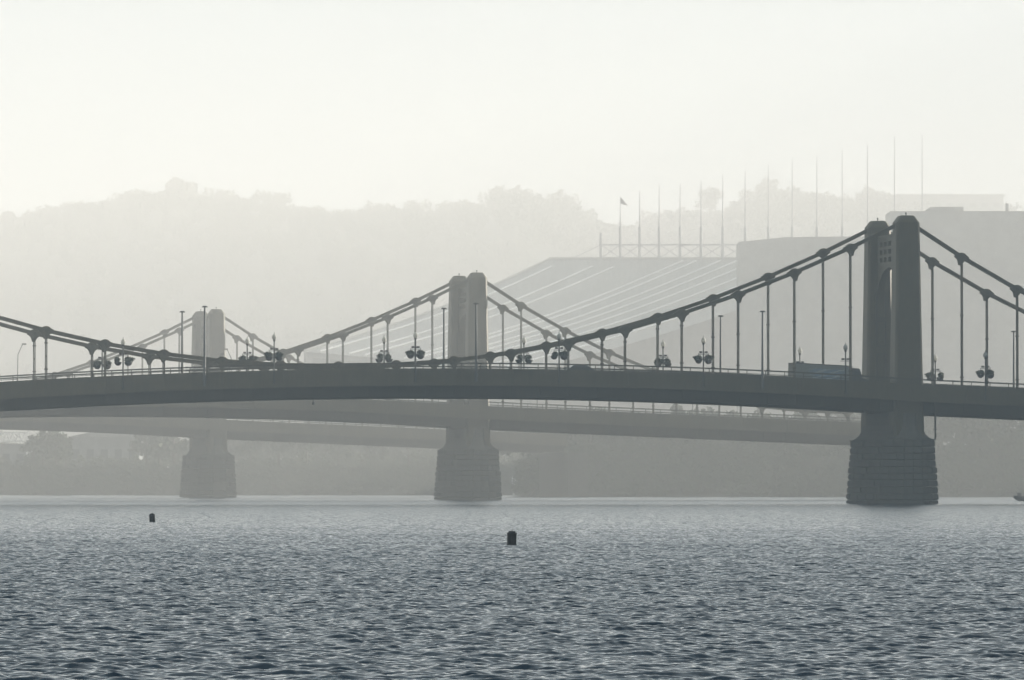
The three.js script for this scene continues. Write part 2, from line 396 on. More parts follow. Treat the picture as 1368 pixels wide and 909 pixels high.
// ---------------------------------------------------------------- the three bridges
const PANEL = 6.895, SPAN = 20 * PANEL, HALF = SPAN / 2, CHAIN_Z = 6.85, EDGE = 9.5, SIDE = 9 * PANEL;
const underside = (s) => { if (s > 0) return 11.0 - 0.04 * s; if (s < -SPAN) return underside(-SPAN) + 0.05 * (s + SPAN); const u = (s + 54) / 54; return 11.0 + 1.7 * (1 - u * u); };
const depth = () => 3.25;
const deckTop = (s) => underside(s) + depth(s);
const roadY = (s) => deckTop(s) - 1.1;
const chainY = (s) => { const t = s > 0 ? s : s < -SPAN ? -SPAN - s : -1; if (t >= 0) return (s > 0 ? 34.0 : 34.0 - 0.013 * HALF) - 0.67 * t + 0.0055 * t * t; const u = (s + HALF) / HALF; return 16.25 + 17.75 * u * u - 0.013 * Math.max(0, -HALF - s); };
function sweep(ring, s0, s1, step = PANEL / 2) {                  // ring(s) -> closed polygon of [y, z]; swept along the bridge
  const n = Math.round((s1 - s0) / step), pos = [];
  let prev = ring(s0), sp = s0;
  const face = (s, r, flip) => { for (let i = 1; i + 1 < r.length; i++) { const t = [r[0], r[i], r[i + 1]]; if (flip) t.reverse(); for (const [y, z] of t) pos.push(s, y, z); } };
  face(s0, prev, false);
  for (let k = 1; k <= n; k++) {
    const s = s0 + (s1 - s0) * k / n, r = ring(s);
    for (let i = 0; i < r.length; i++) {
      const j = (i + 1) % r.length, a = [sp, ...prev[i]], b = [sp, ...prev[j]], c = [s, ...r[j]], d = [s, ...r[i]];
      pos.push(...a, ...c, ...b, ...a, ...d, ...c);
    }
    prev = r; sp = s;
  }
  face(s1, prev, true);
  const g = new THREE.BufferGeometry();
  g.setAttribute('position', new THREE.Float32BufferAttribute(pos, 3));
  return boxUV(g);
}
const rect = (y0, y1, z0, z1) => [[y0, z0], [y0, z1], [y1, z1], [y1, z0]];
// shared shapes
function gussetShape() {
  const s = new THREE.Shape();
  s.moveTo(-0.17, -1.15); s.lineTo(-0.36, -0.72); s.quadraticCurveTo(-0.5, -0.34, -1.0, -0.24); s.lineTo(-1.0, 0.2);
  s.quadraticCurveTo(-0.6, 0.3, -0.46, 0.46); s.quadraticCurveTo(0, 0.72, 0.46, 0.46); s.quadraticCurveTo(0.6, 0.3, 1.0, 0.2); s.lineTo(1.0, -0.24);
  s.quadraticCurveTo(0.5, -0.34, 0.36, -0.72); s.lineTo(0.17, -1.15); s.closePath();
  const g = new THREE.ExtrudeGeometry(s, { depth: 0.5, bevelEnabled: true, bevelSize: 0.02, bevelThickness: 0.02, bevelSegments: 1, curveSegments: 4 });
  g.translate(0, 0, -0.25); g.scale(0.84, 0.86, 1);
  return boxUV(g);
}
const gussetGeo = gussetShape();
const pinGeo = (() => { const g = new THREE.CylinderGeometry(0.2, 0.2, 0.72, 10); g.rotateX(Math.PI / 2); return g; })();
const collarGeo = bx(0.4, 0.16, 0.34);
const postGeo = bx(0.09, 0.62, 0.09, 0, 0.31, 0);
const legGeo = loft([[7.4, 3.75], [11, 3.6], [14, 3.5], [24, 3.15], [33.3, 2.85], [33.7, 2.85], [34.45, 1.75], [34.55, 1.5]].map(([y, w], i) => ({ y, pts: oct(w, Math.max(0.9, (i > 5 ? w : w * 0.86)), i > 5 ? 0.12 : 0.28) })));
const beaconGeo = join([cyl(0.06, 0.06, 0.2, 0, 0, 0, 8), cyl(0.13, 0.09, 0.2, 0, 0.2, 0, 8)]);
const panelFrame = (w, h) => join([bx(w, 0.16, 0.6, 0, 0, 0), bx(w, 0.16, 0.6, 0, h, 0), bx(0.16, h - 0.16, 0.6, -w / 2 + 0.08, h / 2, 0), bx(0.16, h - 0.16, 0.6, w / 2 - 0.08, h / 2, 0)]);
const panelGeo = panelFrame(1.3, 3.0);
const portalGeo = (() => {                                        // upper portal between the legs: arched plate with a slot grille
  const z = CHAIN_Z - 0.95, s = new THREE.Shape();
  s.moveTo(-z, 24.2); s.lineTo(-z, 32.6); s.lineTo(z, 32.6); s.lineTo(z, 24.2);
  s.quadraticCurveTo(z - 0.6, 28.3, 0, 28.6); s.quadraticCurveTo(-z + 0.6, 28.3, -z, 24.2);
  for (let i = -2; i <= 2; i++) for (let k = 0; k < 3; k++) { const h = new THREE.Path(); const a = i * 2.1 + 0.35, y = 29.3 + k * 0.95; h.moveTo(a - 0.7, y); h.lineTo(a + 0.7, y); h.lineTo(a + 0.7, y + 0.6); h.lineTo(a - 0.7, y + 0.6); h.closePath(); s.holes.push(h); }
  const g = new THREE.ExtrudeGeometry(s, { depth: 0.7, bevelEnabled: false, curveSegments: 8 });
  g.translate(0, 0, -0.35); g.rotateY(-Math.PI / 2);
  return boxUV(g);
})();
const pierRing = (w, l) => { const c = w * 0.34; return [[-w / 2 + c, l / 2], [w / 2 - c, l / 2], [w / 2, l / 2 - c], [w / 2, -l / 2 + c], [w / 2 - c, -l / 2], [-w / 2 + c, -l / 2], [-w / 2, -l / 2 + c], [-w / 2, l / 2 - c]]; };
const shaftGeo = loft([[7.66, 6.3, 19.6], [7.9, 5.2, 18.9], [8.2, 4.5, 18.3], [8.7, 3.95, 17.8], [9.4, 3.65, 17.4], [10.85, 3.55, 17.2]].map(([y, w, l]) => ({ y, pts: pierRing(w, l) })));
const COURSES = 11, courseGeos = [];
for (let k = 0; k < COURSES; k++) {                               // each course a ring of rough-faced stones
  const y0 = -1.2 + k * 0.8, t = k / (COURSES - 1), w = 7.35 - 1.05 * t, l = 20.6 - 0.7 * t, ring = pierRing(w, l), stones = [];
  for (let i = 0; i < 8; i++) {
    const a = ring[i], b = ring[(i + 1) % 8], L = Math.hypot(b[0] - a[0], b[1] - a[1]), n = Math.max(1, Math.round(L / 1.25)), ang = Math.atan2(-(b[1] - a[1]), b[0] - a[0]);
    for (let q = 0; q < n; q++) {
      const f = (q + 0.5) / n, lw = L / n - 0.03, out = rr(0.02, 0.24);
      const sec = (y, wi, o) => ({ y, pts: [[-wi / 2, o], [wi / 2, o], [wi / 2, -0.7], [-wi / 2, -0.7]] });
      const g = loft([sec(0.015, lw - 0.1, -0.03), sec(0.12, lw, out), sec(0.66, lw, out * rr(0.7, 1.1)), sec(0.785, lw - 0.1, -0.03)]);
      g.rotateY(ang); g.translate(a[0] + (b[0] - a[0]) * f, y0, a[1] + (b[1] - a[1]) * f);
      stones.push(g);
    }
  }
  stones.push(loft([{ y: y0 + 0.004, pts: pierRing(w - 0.3, l - 0.3) }, { y: y0 + 0.79, pts: pierRing(w - 0.3, l - 0.3) }]));
  courseGeos.push(join(stones));
}
const capGeo = loft([[7.6, 6.75, 20.3], [7.68, 6.75, 20.3]].map(([y, w, l]) => ({ y, pts: pierRing(w, l) })));
const railStep = PANEL / 3;
const stiffGeo = bx(0.12, 1.5, 0.16, 0, 0.75, 0), pilasterGeo = bx(0.34, 1.78, 0.1, 0, 0.9, 0);

function hangerGeo(len) {                                         // two rods side by side with spacers
  const g = [bx(0.105, len, 0.22, -0.085, len / 2, 0), bx(0.105, len, 0.22, 0.085, len / 2, 0)];
  for (let y = 1.5; y < len; y += 2.6) g.push(bx(0.07, 0.2, 0.18, 0, y, 0));
  return join(g);
}
function makeBridge(px, d, alpha, label) {
  const p = at(px, HORIZON, d), b = thing('suspension_bridge', label, 'bridge', [p.x, 0, p.z], alpha * R, 'three alike suspension bridges across the river');
  // piers and towers
  for (const s of [0, -SPAN]) {
    const pier = part('pier', shaftGeo, M.stone, b); pier.position.x = s;
    for (const g of courseGeos) part('stone_course', g, M.stone, pier);
    part('cap_slab', capGeo, M.stone, pier);
    for (const z of [1, -1]) {
      const leg = part('tower_leg', legGeo, M.steel, b); leg.position.set(s, 0, z * CHAIN_Z);
      const bc = part('beacon', beaconGeo, M.lampBlack, leg); bc.position.y = 34.55;
      for (const [y, x] of [[15.2, 0], [19.2, 0], [22.6, 0]]) { const f = part('panel_frame', panelGeo, M.steelDark, leg); const w = 3.5 - (y - 14) * 0.035; f.position.set(x, y, -z * (w * 0.43 - 0.02)); }
    }
    const strut = part('portal', portalGeo, M.steel, b); strut.position.x = s;
    const lower = part('cross_strut', bx(1.0, 1.3, CHAIN_Z * 2 - 2.6, 0, 0, 0), M.steel, b); lower.position.set(s, 12.3, 0);
  }
  // deck
  const S0 = -SPAN - SIDE - 4.1, S1 = SIDE + 4.1;
  part('roadway', sweep((s) => rect(roadY(s) - 0.35, roadY(s), -7.0, 7.0), S0, S1), M.asphalt, b);
  for (const z of [1, -1]) {
    const zz = (a, c) => (z > 0 ? [a, c] : [-c, -a]);
    part('girder', sweep((s) => rect(underside(s), roadY(s) - 0.4, ...zz(7.02, 7.6)), S0, S1), M.steelDark, b);
    part('girder_flange', sweep((s) => rect(underside(s) - 0.08, underside(s) - 0.004, ...zz(6.7, 7.95)), S0, S1), M.steelDark, b);
    part('sidewalk', sweep((s) => rect(deckTop(s) - 1.35, deckTop(s) - 1.1, ...zz(7.62, EDGE - 0.26)), S0, S1), M.concrete, b);
    part('fascia', sweep((s) => rect(deckTop(s) - 1.85, deckTop(s), ...zz(EDGE - 0.25, EDGE)), S0, S1), M.steel, b);
    part('fascia_ledge', sweep((s) => rect(deckTop(s) - 2.02, deckTop(s) - 1.854, ...zz(EDGE - 0.3, EDGE + 0.14)), S0, S1), M.steel, b);
    part('top_rail', sweep((s) => rect(deckTop(s) + 0.53, deckTop(s) + 0.69, ...zz(EDGE - 0.2, EDGE - 0.06)), S0, S1), M.steelDark, b);
    part('lower_rail', sweep((s) => rect(deckTop(s) + 0.16, deckTop(s) + 0.22, ...zz(EDGE - 0.16, EDGE - 0.1)), S0, S1), M.steelDark, b);
    for (let s = S0 + railStep; s < S1; s += railStep) { const q = part('rail_post', postGeo, M.steelDark, b); q.position.set(s, deckTop(s) - 0.06, z * (EDGE - 0.13)); }
    for (let k = -57; k <= 17; k++) { const s = k * PANEL / 2; const st = part('web_stiffener', stiffGeo, M.steelDark, b); st.position.set(s, underside(s) + 0.02, z * 7.68); if (k % 2 === 0) { const br = part('fascia_pilaster', pilasterGeo, M.steel, b); br.position.set(s, deckTop(s) - 1.84, z * (EDGE + 0.05)); } }
    // chain of eyebars with hangers
    const nodes = []; for (let k = -29; k <= 9; k++) nodes.push(k * PANEL);
    const zc = z * CHAIN_Z;
    for (let i = 0; i + 1 < nodes.length; i++) {
      const s0 = nodes[i], s1 = nodes[i + 1], e = part('eyebar', bar(new THREE.Vector3(s0, chainY(s0), 0), new THREE.Vector3(s1, chainY(s1), 0), 0.46, 0.4), M.steel, b);
      e.position.z = zc;
    }
    for (const s of nodes) {
      const k = Math.round(s / PANEL);
      if (k === 0 || k === -20) continue;
      const y = chainY(s), slope = Math.atan((chainY(s + 1) - chainY(s - 1)) / 2), gs = part('pin_plate', gussetGeo, M.steel, b);
      gs.position.set(s, y, zc); gs.rotation.z = slope * 0.45;
      part('pin', pinGeo, M.steelDark, gs);
      const y0 = roadY(s) - 0.3, len = y - 0.85 - y0;
      if (len > 1.2) { const h = part('hanger', hangerGeo(len), M.steel, b); h.position.set(s, y0, zc); if (len > 5) { const c = part('collar', collarGeo, M.steelDark, h); c.position.y = 2.6; const c2 = part('collar', collarGeo, M.steelDark, h); c2.position.y = len - 2.4 > 6 ? len * 0.62 : len - 0.6; } }
    }
  }
  for (let k = -29; k <= 9; k++) { const s = k * PANEL; if (Math.abs(s) < 1 || Math.abs(s + SPAN) < 1) continue; part('floor_beam', bx(0.5, 1.5, 13.9, s, roadY(s) - 1.2, 0), M.steelDark, b); }
  // abutments where the deck lands
  for (const [s, k] of [[S1, 1], [S0, -1]]) part('abutment', bx(4, underside(s) + 2.2, 20, s + k * 2.02, (underside(s) - 2.2) / 2 - 0.1, 0), M.stone, b);
  return b;
}
const NEAR = { px: 1192, d: 680, a: 10.6 }, MID = { px: 625, d: 860, a: 11.8 }, FAR = { px: 278, d: 1037, a: 15.1 };
const nearBridge = makeBridge(NEAR.px, NEAR.d, NEAR.a, 'darkest suspension bridge, carrying the box truck and flower basket lamps');
const midBridge = makeBridge(MID.px, MID.d, MID.a, 'paler grey suspension bridge standing between the darkest and the faintest bridge');
const farBridge = makeBridge(FAR.px, FAR.d, FAR.a, 'faintest suspension bridge, behind the other two in the haze');
{
  const nav = part('navigation_light', join([cyl(0.05, 0.05, 0.5, 0, -0.5, 0, 6), cyl(0.16, 0.16, 0.28, 0, -0.78, 0, 8)]), M.lampBlack, nearBridge);
  const s = -72; nav.position.set(s, underside(s) - 0.09, 7.3);
  const pipe = part('drain_pipe', cyl(0.11, 0.11, 5.2, 0, 0, 0, 8), M.steelDark, nearBridge);
  pipe.position.set(3.3, 7.7, 7.9);
  for (const y of [1.2, 3.4]) { const c = part('pipe_clamp', bx(0.34, 0.14, 0.34), M.steelDark, pipe); c.position.y = y; }
}

// local place on a bridge for a pixel column: s along the deck at the offset z across it
function along(B, px, z) {
  const a = B.a * R, t = (px - W / 2) / F, x0 = (B.px - W / 2) / F * B.d + z * Math.sin(a), d0 = B.d - z * Math.cos(a);
  return (t * d0 - x0) / (Math.cos(a) - t * Math.sin(a));
}
function onBridge(B, s, z, y) {
  const a = B.a * R;
  return [(B.px - W / 2) / F * B.d + s * Math.cos(a) + z * Math.sin(a), y, -B.d - s * Math.sin(a) + z * Math.cos(a)];
}

// ---------------------------------------------------------------- lamps and baskets on the near bridge
const lamp0 = thing('street_lamp', '', 'street lamp');
part('post', join([cyl(0.09, 0.075, 4.75, 0, -1.3, 0, 10), cyl(0.15, 0.1, 0.5, 0, -1.6, 0, 10), cyl(0.11, 0.16, 0.22, 0, 3.36, 0, 10)]), M.lampBlack, lamp0);
part('bracket', join([bx(1.3, 0.06, 0.06, 0, 2.26, 0), bx(0.05, 0.5, 0.05, 0, 2.3, 0)]), M.lampBlack, lamp0);
{
  const pr = [[0.0, 0], [0.17, 0.02], [0.28, 0.2], [0.27, 0.38], [0.17, 0.6], [0.07, 0.7], [0.0, 0.72]].map(([x, y]) => new THREE.Vector2(x, y));
  const g = part('globe', new THREE.LatheGeometry(pr, 14), M.globe, lamp0); g.position.y = 3.57;
  const fin = part('finial', cyl(0.05, 0.01, 0.24, 0, 0.7, 0, 6), M.lampBlack, g); void fin;
  for (const k of [-1, 1]) { const f = part('floodlight', join([bx(0.3, 0.22, 0.28, k * 0.32, 2.5, 0), bx(0.3, 0.05, 0.05, k * 0.14, 2.42, 0)]), M.lampBlack, lamp0); void f; }
}
const basket0 = thing('flower_basket', '', 'flower basket');
{
  const c = leafClump(520, 0.66, 0.13, 0.72); c.scale(0.84, 0.95, 0.84);
  part('foliage', c, M.leaf, basket0);
  part('basket', (() => { const g = new THREE.SphereGeometry(0.36, 10, 6, 0, 6.2832, Math.PI / 2, Math.PI / 2); g.translate(0, -0.1, 0); return g; })(), M.lampBlack, basket0);
  part('chain', bx(0.03, 0.5, 0.03, 0, 0.33, 0), M.lampBlack, basket0);
}
let lampUsed = false, basketUsed = 0;
function placeLamp(px, z, label, basketLabel, group, basketGroup, baskets = true, own = {}) {
  if (own[px]) label = own[px];
  const s = along(NEAR, px, z), pos = onBridge(NEAR, s, z, deckTop(s));
  const L = lampUsed ? dup(lamp0, pos, NEAR.a * R, label) : lamp0; lampUsed = true;
  L.position.set(...pos); L.rotation.y = NEAR.a * R; tag(L, label, 'street lamp', group);
  if (!baskets) return;
  for (const k of [-1, 1]) {
    const q = onBridge(NEAR, s + k * 0.6, z, deckTop(s) + 1.68);
    const B = basketUsed++ ? dup(basket0, q, rr(0, 6.28), basketLabel) : basket0;
    B.position.set(...q); B.rotation.y = rr(0, 6.28); tag(B, basketLabel, 'flower basket', basketGroup);
    const sc = rr(1.15, 1.35); B.scale.set(sc * rr(0.92, 1.1), sc, sc);
  }
}
for (const px of [164, 366, 555, 747, 940, 1130, 1317]) placeLamp(px, EDGE + 0.17, 'black globe street lamp on the outer face of the darkest bridge', 'bushy flower basket on a lamp along the outer side of the darkest bridge', 'lamps along the outer side of the darkest bridge', 'baskets along the outer side of the darkest bridge', px !== 1130, { 1130: 'street lamp without flower baskets, in front of the box truck', 1317: 'globe street lamp with flower baskets on the outer face just past the darkest tower', 747: 'globe street lamp with flower baskets on the outer face beside the dark car' });
for (const px of [136, 330, 513, 700, 886, 1069, 1250]) placeLamp(px, -EDGE - 0.17, 'black globe street lamp along the far railing of the darkest bridge', 'bushy flower basket on a lamp along the far railing of the darkest bridge', 'lamps along the far railing of the darkest bridge', 'baskets along the far railing of the darkest bridge', px !== 1069, { 1069: 'street lamp showing only its globe above the roof of the box truck', 1250: 'globe street lamp on the far railing just past the darkest tower' });

// tall masts with a flat head
const mast0 = thing('tall_light_pole', '', 'light pole');
part('pole', cyl(0.17, 0.1, 9.2, 0, -1.6, 0, 10), M.pole, mast0);
part('lamp_head', join([bx(0.62, 0.12, 0.4, 0.0, 7.62, 0), bx(0.44, 0.06, 0.3, 0.0, 7.71, 0)]), M.lampBlack, mast0);
part('base_collar', cyl(0.24, 0.2, 0.4, 0, -1.0, 0, 10), M.pole, mast0);
let mastUsed = false;
for (const [px, z] of [[273, 1], [636, 1], [1019, 1], [243, -1], [593, -1], [963, -1], [1355, -1]]) {
  const zz = z * (EDGE + 0.25), s = along(NEAR, px, zz), pos = onBridge(NEAR, s, zz, deckTop(s));
  let label = z > 0 ? 'tall slender light pole on the outer side of the darkest bridge' : 'tall slender light pole along the far railing of the darkest bridge';
  if (px === 273) label = 'tall light pole crossing in front of the faintest tower'; if (px === 243) label = 'tall light pole standing just beside the faintest tower'; if (px === 636) label = 'tall light pole crossing in front of the middle tower'; if (px === 593) label = 'tall light pole standing just beside the middle tower'; if (px === 1355) label = 'tall light pole close to a hanger past the darkest tower'; if (px === 1019) label = 'tall light pole before the box truck, on the outer side of the darkest bridge'; if (px === 963) label = 'tall light pole before the box truck, along the far railing of the darkest bridge';
  const o = mastUsed ? dup(mast0, pos, NEAR.a * R, label) : mast0; mastUsed = true;
  o.position.set(...pos); o.rotation.y = NEAR.a * R; tag(o, label, 'light pole', z > 0 ? 'tall poles on the outer side of the darkest bridge' : 'tall poles along the far railing of the darkest bridge');
}
// curved road lamps on the bridges behind
const cobra0 = thing('road_lamp', '', 'road lamp');
part('pole', limb([[0, -1, 0], [0, 2.6, 0], [0.04, 5.4, 0], [0.22, 6.3, 0], [0.62, 6.6, 0]], 0.1, 0.06), M.pole, cobra0);
part('lamp_head', bx(0.55, 0.18, 0.3, 0.8, 6.57, 0), M.pole, cobra0);
let cobraUsed = false;
for (const [B, px, z, flip, k, lab] of [[MID, 23, -EDGE, 0, 1.5, 'middle'], [MID, 290, -EDGE, 0, 1.25, 'middle'], [MID, 309, EDGE, 1, 1.3, 'middle'], [MID, 532, -EDGE, 0, 1, 'middle'], [MID, 718, EDGE, 1, 1, 'middle'], [MID, 925, -EDGE, 1, 1, 'middle'], [FAR, 3, EDGE, 0, 0.75, 'far'], [FAR, 28, -EDGE, 1, 0.75, 'far'], [FAR, 110, -EDGE, 1, 0.75, 'far']]) {
  const s = along(B, px, z), pos = onBridge(B, s, z * 0.98, deckTop(s));
  const label = lab === 'middle' ? 'curved road lamp on the deck of the middle suspension bridge' : 'short curved road lamp on the deck of the faintest bridge';
  const o = cobraUsed ? dup(cobra0, pos, 0, label) : cobra0; cobraUsed = true;
  o.position.set(...pos); o.rotation.y = B.a * R + (flip ? Math.PI : 0); o.scale.setScalar(k * 0.8); tag(o, label, 'road lamp', lab === 'middle' ? 'lamps on the middle bridge' : 'lamps on the faintest bridge');
}

// ---------------------------------------------------------------- vehicles on the near bridge
function wheelPart(parent, x, z, r) {
  const t = new THREE.CylinderGeometry(r, r, 0.26, 16); t.rotateX(Math.PI / 2);
  const w = part('wheel', t, M.tyre, parent); w.position.set(x, r, z);
  const h = new THREE.CylinderGeometry(r * 0.55, r * 0.55, 0.29, 12); h.rotateX(Math.PI / 2);
  part('rim', h, M.white, w);
}
const sideTexture = (() => {                                      // printed swirl of blue and white on the box side
  const c = document.createElement('canvas'); c.width = 512; c.height = 256;
  const x = c.getContext('2d');
  x.fillStyle = '#878a86'; x.fillRect(0, 0, 512, 256);
  for (let i = 0; i < 46; i++) {
    const a = 150 + i * 6.2, y = 60 + (i % 7) * 22;
    x.strokeStyle = i % 3 ? '#7492ad' : '#c0c8ca'; x.lineWidth = 4 + (i % 4) * 2;
    x.beginPath(); x.moveTo(a - 20, y + 26); x.bezierCurveTo(a, y - 30, a + 26, y + 40, a + 44, y - 16); x.stroke();
  }
  const t = new THREE.CanvasTexture(c); t.colorSpace = THREE.SRGBColorSpace;
  return t;
})();
{
  const z = 3.0, sA = along(NEAR, 1055, z), sB = along(NEAR, 1134, z), sm = (sA + sB) / 2, L = sB - sA, slope = Math.atan((roadY(sB) - roadY(sA)) / L);
  const t = thing('box_truck', 'box truck with a blue and white swirl on its side, driving on the darkest bridge', 'truck', onBridge(NEAR, sm, z, roadY(sm)), NEAR.a * R);
  t.rotation.z = slope;
  const box = part('cargo_box', bx(L, 2.2, 2.4, 0, 1.9, 0), M.concrete, t);
  const gfx = new THREE.PlaneGeometry(L * 0.96, 1.98); gfx.translate(0, 1.9, 1.206);
  part('side_print', gfx, new THREE.MeshStandardMaterial({ map: sideTexture, roughness: 0.6 }), box);
  for (const y of [0.82, 2.98]) part('box_rail', bx(L + 0.04, 0.1, 2.46, 0, y, 0), M.pole, box);
  const s = new THREE.Shape(); s.moveTo(0, 0.45); s.lineTo(0, 2.75); s.lineTo(0.75, 2.7); s.quadraticCurveTo(1.05, 2.3, 1.2, 1.6); s.lineTo(1.9, 1.4); s.quadraticCurveTo(2.05, 1.0, 2.05, 0.45); s.closePath();
  const cg = new THREE.ExtrudeGeometry(s, { depth: 2.0, bevelEnabled: true, bevelSize: 0.06, bevelThickness: 0.06, bevelSegments: 2 }); cg.translate(L / 2 + 0.15, 0, -1.0);
  const cab = part('cab', cg, M.carPaint, t);
  part('window', bx(0.66, 0.7, 2.16, L / 2 + 0.62, 2.05, 0), M.glass, cab);
  part('mirror', bx(0.1, 0.4, 0.2, L / 2 + 1.1, 1.95, 1.25), M.lampBlack, cab);
  part('chassis', bx(L + 0.6, 0.3, 1.0, 0.2, 0.62, 0), M.pole, t);
  for (const x of [-L / 2 + 1.4, L / 2 + 1.2]) for (const k of [-1, 1]) wheelPart(t, x, k * 0.98, 0.46);
}
{
  const z = 3.0, sA = along(NEAR, 757, z), sB = along(NEAR, 800, z), sm = (sA + sB) / 2;
  const t = thing('car', 'dark car with a bright headlight crossing the darkest bridge', 'car', onBridge(NEAR, sm, z, roadY(sm)), NEAR.a * R);
  t.rotation.z = Math.atan((roadY(sB) - roadY(sA)) / (sB - sA));
  const s = new THREE.Shape(); s.moveTo(-2.2, 0.32); s.lineTo(-2.25, 0.9); s.quadraticCurveTo(-2.2, 1.05, -1.9, 1.12); s.quadraticCurveTo(-1.55, 1.62, -1.1, 1.72); s.lineTo(0.2, 1.72); s.quadraticCurveTo(0.7, 1.62, 1.15, 1.18); s.quadraticCurveTo(2.0, 1.1, 2.25, 0.85); s.lineTo(2.28, 0.32); s.closePath();
  const g = new THREE.ExtrudeGeometry(s, { depth: 1.6, bevelEnabled: true, bevelSize: 0.08, bevelThickness: 0.1, bevelSegments: 2 }); g.translate(0, 0, -0.8);
  const body = part('body', g, M.carPaint, t);
  part('window', bx(1.0, 0.36, 1.824, -0.95, 1.4, 0), M.glass, body);
  part('window', bx(0.9, 0.36, 1.824, 0.12, 1.4, 0), M.glass, body);
  for (const k of [-1, 1]) { const hl = new THREE.SphereGeometry(0.17, 10, 8); hl.scale(0.5, 0.8, 1.2); hl.translate(2.3, 0.9, k * 0.62); part('headlight', hl, M.headlight, t); }
  for (const x of [-1.4, 1.45]) for (const k of [-1, 1]) wheelPart(t, x, k * 0.78, 0.34);
}

// ---------------------------------------------------------------- hall with the swept roof, behind the bridges on the right
{
  const D0 = 1630, D1 = 1560, NT = 40, NU = 14;
  const hall = thing('exhibition_hall', 'pale hall with a long swept roof of white ribs below a row of masts', 'hall', [0, 0, 0]);
  const point = (t, u, lift = 0) => {                             // t along the ridge (0 left .. 1 right), u from the ridge down to the eave
    const r = at(735 + 430 * t, 346, D0), e = at(405 + 300 * t, 470 + 26 * t, D1), p = new THREE.Vector3().lerpVectors(r, e, u);
    p.y -= 2.2 * Math.sin(Math.PI * u) - lift;
    return p;
  };
  const grid = (f, n, m) => { const pos = []; const q = (...v) => v.forEach((p) => pos.push(p.x, p.y, p.z)); for (let i = 0; i < n; i++) for (let j = 0; j < m; j++) { const a = f(i / n, j / m), b = f((i + 1) / n, j / m), c = f((i + 1) / n, (j + 1) / m), d = f(i / n, (j + 1) / m); q(a, d, c, a, c, b); } const g = new THREE.BufferGeometry(); g.setAttribute('position', new THREE.Float32BufferAttribute(pos, 3)); return boxUV(g); };
  const roof = part('roof', grid((t, u) => point(t, u), NT, NU), M.roof, hall);
  const lines = [0.058, 0.186, 0.256, 0.43, 0.472, 0.547, 0.60, 0.66, 0.73, 0.80, 0.88];
  lines.forEach((t, i) => {
    const w = 0.0042, u0 = i < 3 ? 0.07 : 0.02;
    const list = [];
    for (let j = 0; j < 16; j++) { const a = u0 + (0.985 - u0) * j / 16, b = u0 + (0.985 - u0) * (j + 1) / 16; list.push(bar(point(t, a, 0.22), point(t, b, 0.2), 0.34, 0.4)); }
    void w;
    part('roof_rib', join(list), M.rib, roof);
  });
  part('roof_edge', join(Array.from({ length: 20 }, (_, j) => bar(point(0, j / 20, 0.1), point(0, (j + 1) / 20, 0.1), 0.5, 0.5))), M.roof, roof);
  part('ridge_beam', bar(point(-0.005, 0, 0.15), point(1, 0, 0.15), 0.7, 0.7), M.roof, roof);
  // walls below the roof, with window bands
  const wall = (name, f, n) => part(name, grid((a, b) => { const p = f(a); return new THREE.Vector3(p.x, 6 + (p.y - 0.3 - 6) * (1 - b), p.z); }, n, 1), M.wall, hall);
  const front = wall('river_wall', (a) => point(a, 0.99), 10);
  wall('gable_wall', (a) => point(0.002, a), 14);
  wall('back_wall', (a) => point(a, 0.002), 10);
  for (let i = 0; i < 12; i++) { const a = point(0.04 + i * 0.078, 1), b = point(0.04 + i * 0.078 + 0.06, 1); const g = bar(new THREE.Vector3(a.x, a.y - 3.2, a.z + 0.2), new THREE.Vector3(b.x, b.y - 3.2, b.z + 0.2), 3.4, 0.3); part('window', g, M.glass, front); }
  // bracing frame along the ridge
  const yT = at(800, 327, D0).y, yB = at(800, 345, D0).y, X = (px) => at(px, 345, D0).x, posts = [803, 829, 855, 881, 909, 937, 966, 996];
  part('bracing_beam', bar(new THREE.Vector3(X(800), yT, -D0), new THREE.Vector3(X(998), yT, -D0), 0.45, 0.45), M.mast, hall);
  for (let i = 0; i + 1 < posts.length; i++) for (const k of [0, 1]) part('cross_brace', bar(new THREE.Vector3(X(posts[i]), k ? yT : yB, -D0 + 0.25 * (k ? 1 : -1)), new THREE.Vector3(X(posts[i + 1]), k ? yB : yT, -D0 + 0.25 * (k ? 1 : -1)), 0.24, 0.2), M.mast, hall);
  part('stay', bar(new THREE.Vector3(X(766), yB, -D0), new THREE.Vector3(X(803), yT, -D0), 0.24, 0.2), M.mast, hall);
  // masts
  const tops = [[803, 0], [829, 263], [855, 255], [881, 247], [909, 245], [937, 241], [966, 233], [996, 228], [1027, 220], [1059, 213], [1092, 208], [1126, 200], [1160, 194], [1196, 182], [1233, 180]];
  tops.forEach(([px, top], i) => {
    const yb = yB - 1, knuckle = at(px, i ? 302 : 311, D0).y, h = top ? at(px, top, D0).y : 0, m = part('mast', loft([{ y: yb, pts: oct(0.95, 0.95, 0.2) }, { y: knuckle - 0.4, pts: oct(0.8, 0.8, 0.2) }, { y: knuckle, pts: oct(0.5, 0.5, 0.1) }]), M.mast, hall);
    m.position.set(X(px), 0, -D0 - 0.1);
    if (top) part('spire', cyl(0.2, 0.1, h - knuckle, 0, knuckle, 0, 8), M.mast, m);
  });
  // pennant on the first spire
  const ft = at(829, 263, D0), fs = new THREE.Shape(); fs.moveTo(0, 0); fs.lineTo(0.9, -1.1); fs.lineTo(2.1, -2.5); fs.lineTo(0.9, -2.3); fs.lineTo(0, -1.9); fs.closePath();
  const fl = thing('flag', 'small dark pennant flying from the first spire of the hall', 'flag', [ft.x + 0.11, ft.y, ft.z - 0.1]);
  part('cloth', new THREE.ExtrudeGeometry(fs, { depth: 0.02, bevelEnabled: false }), M.flag, fl);
}

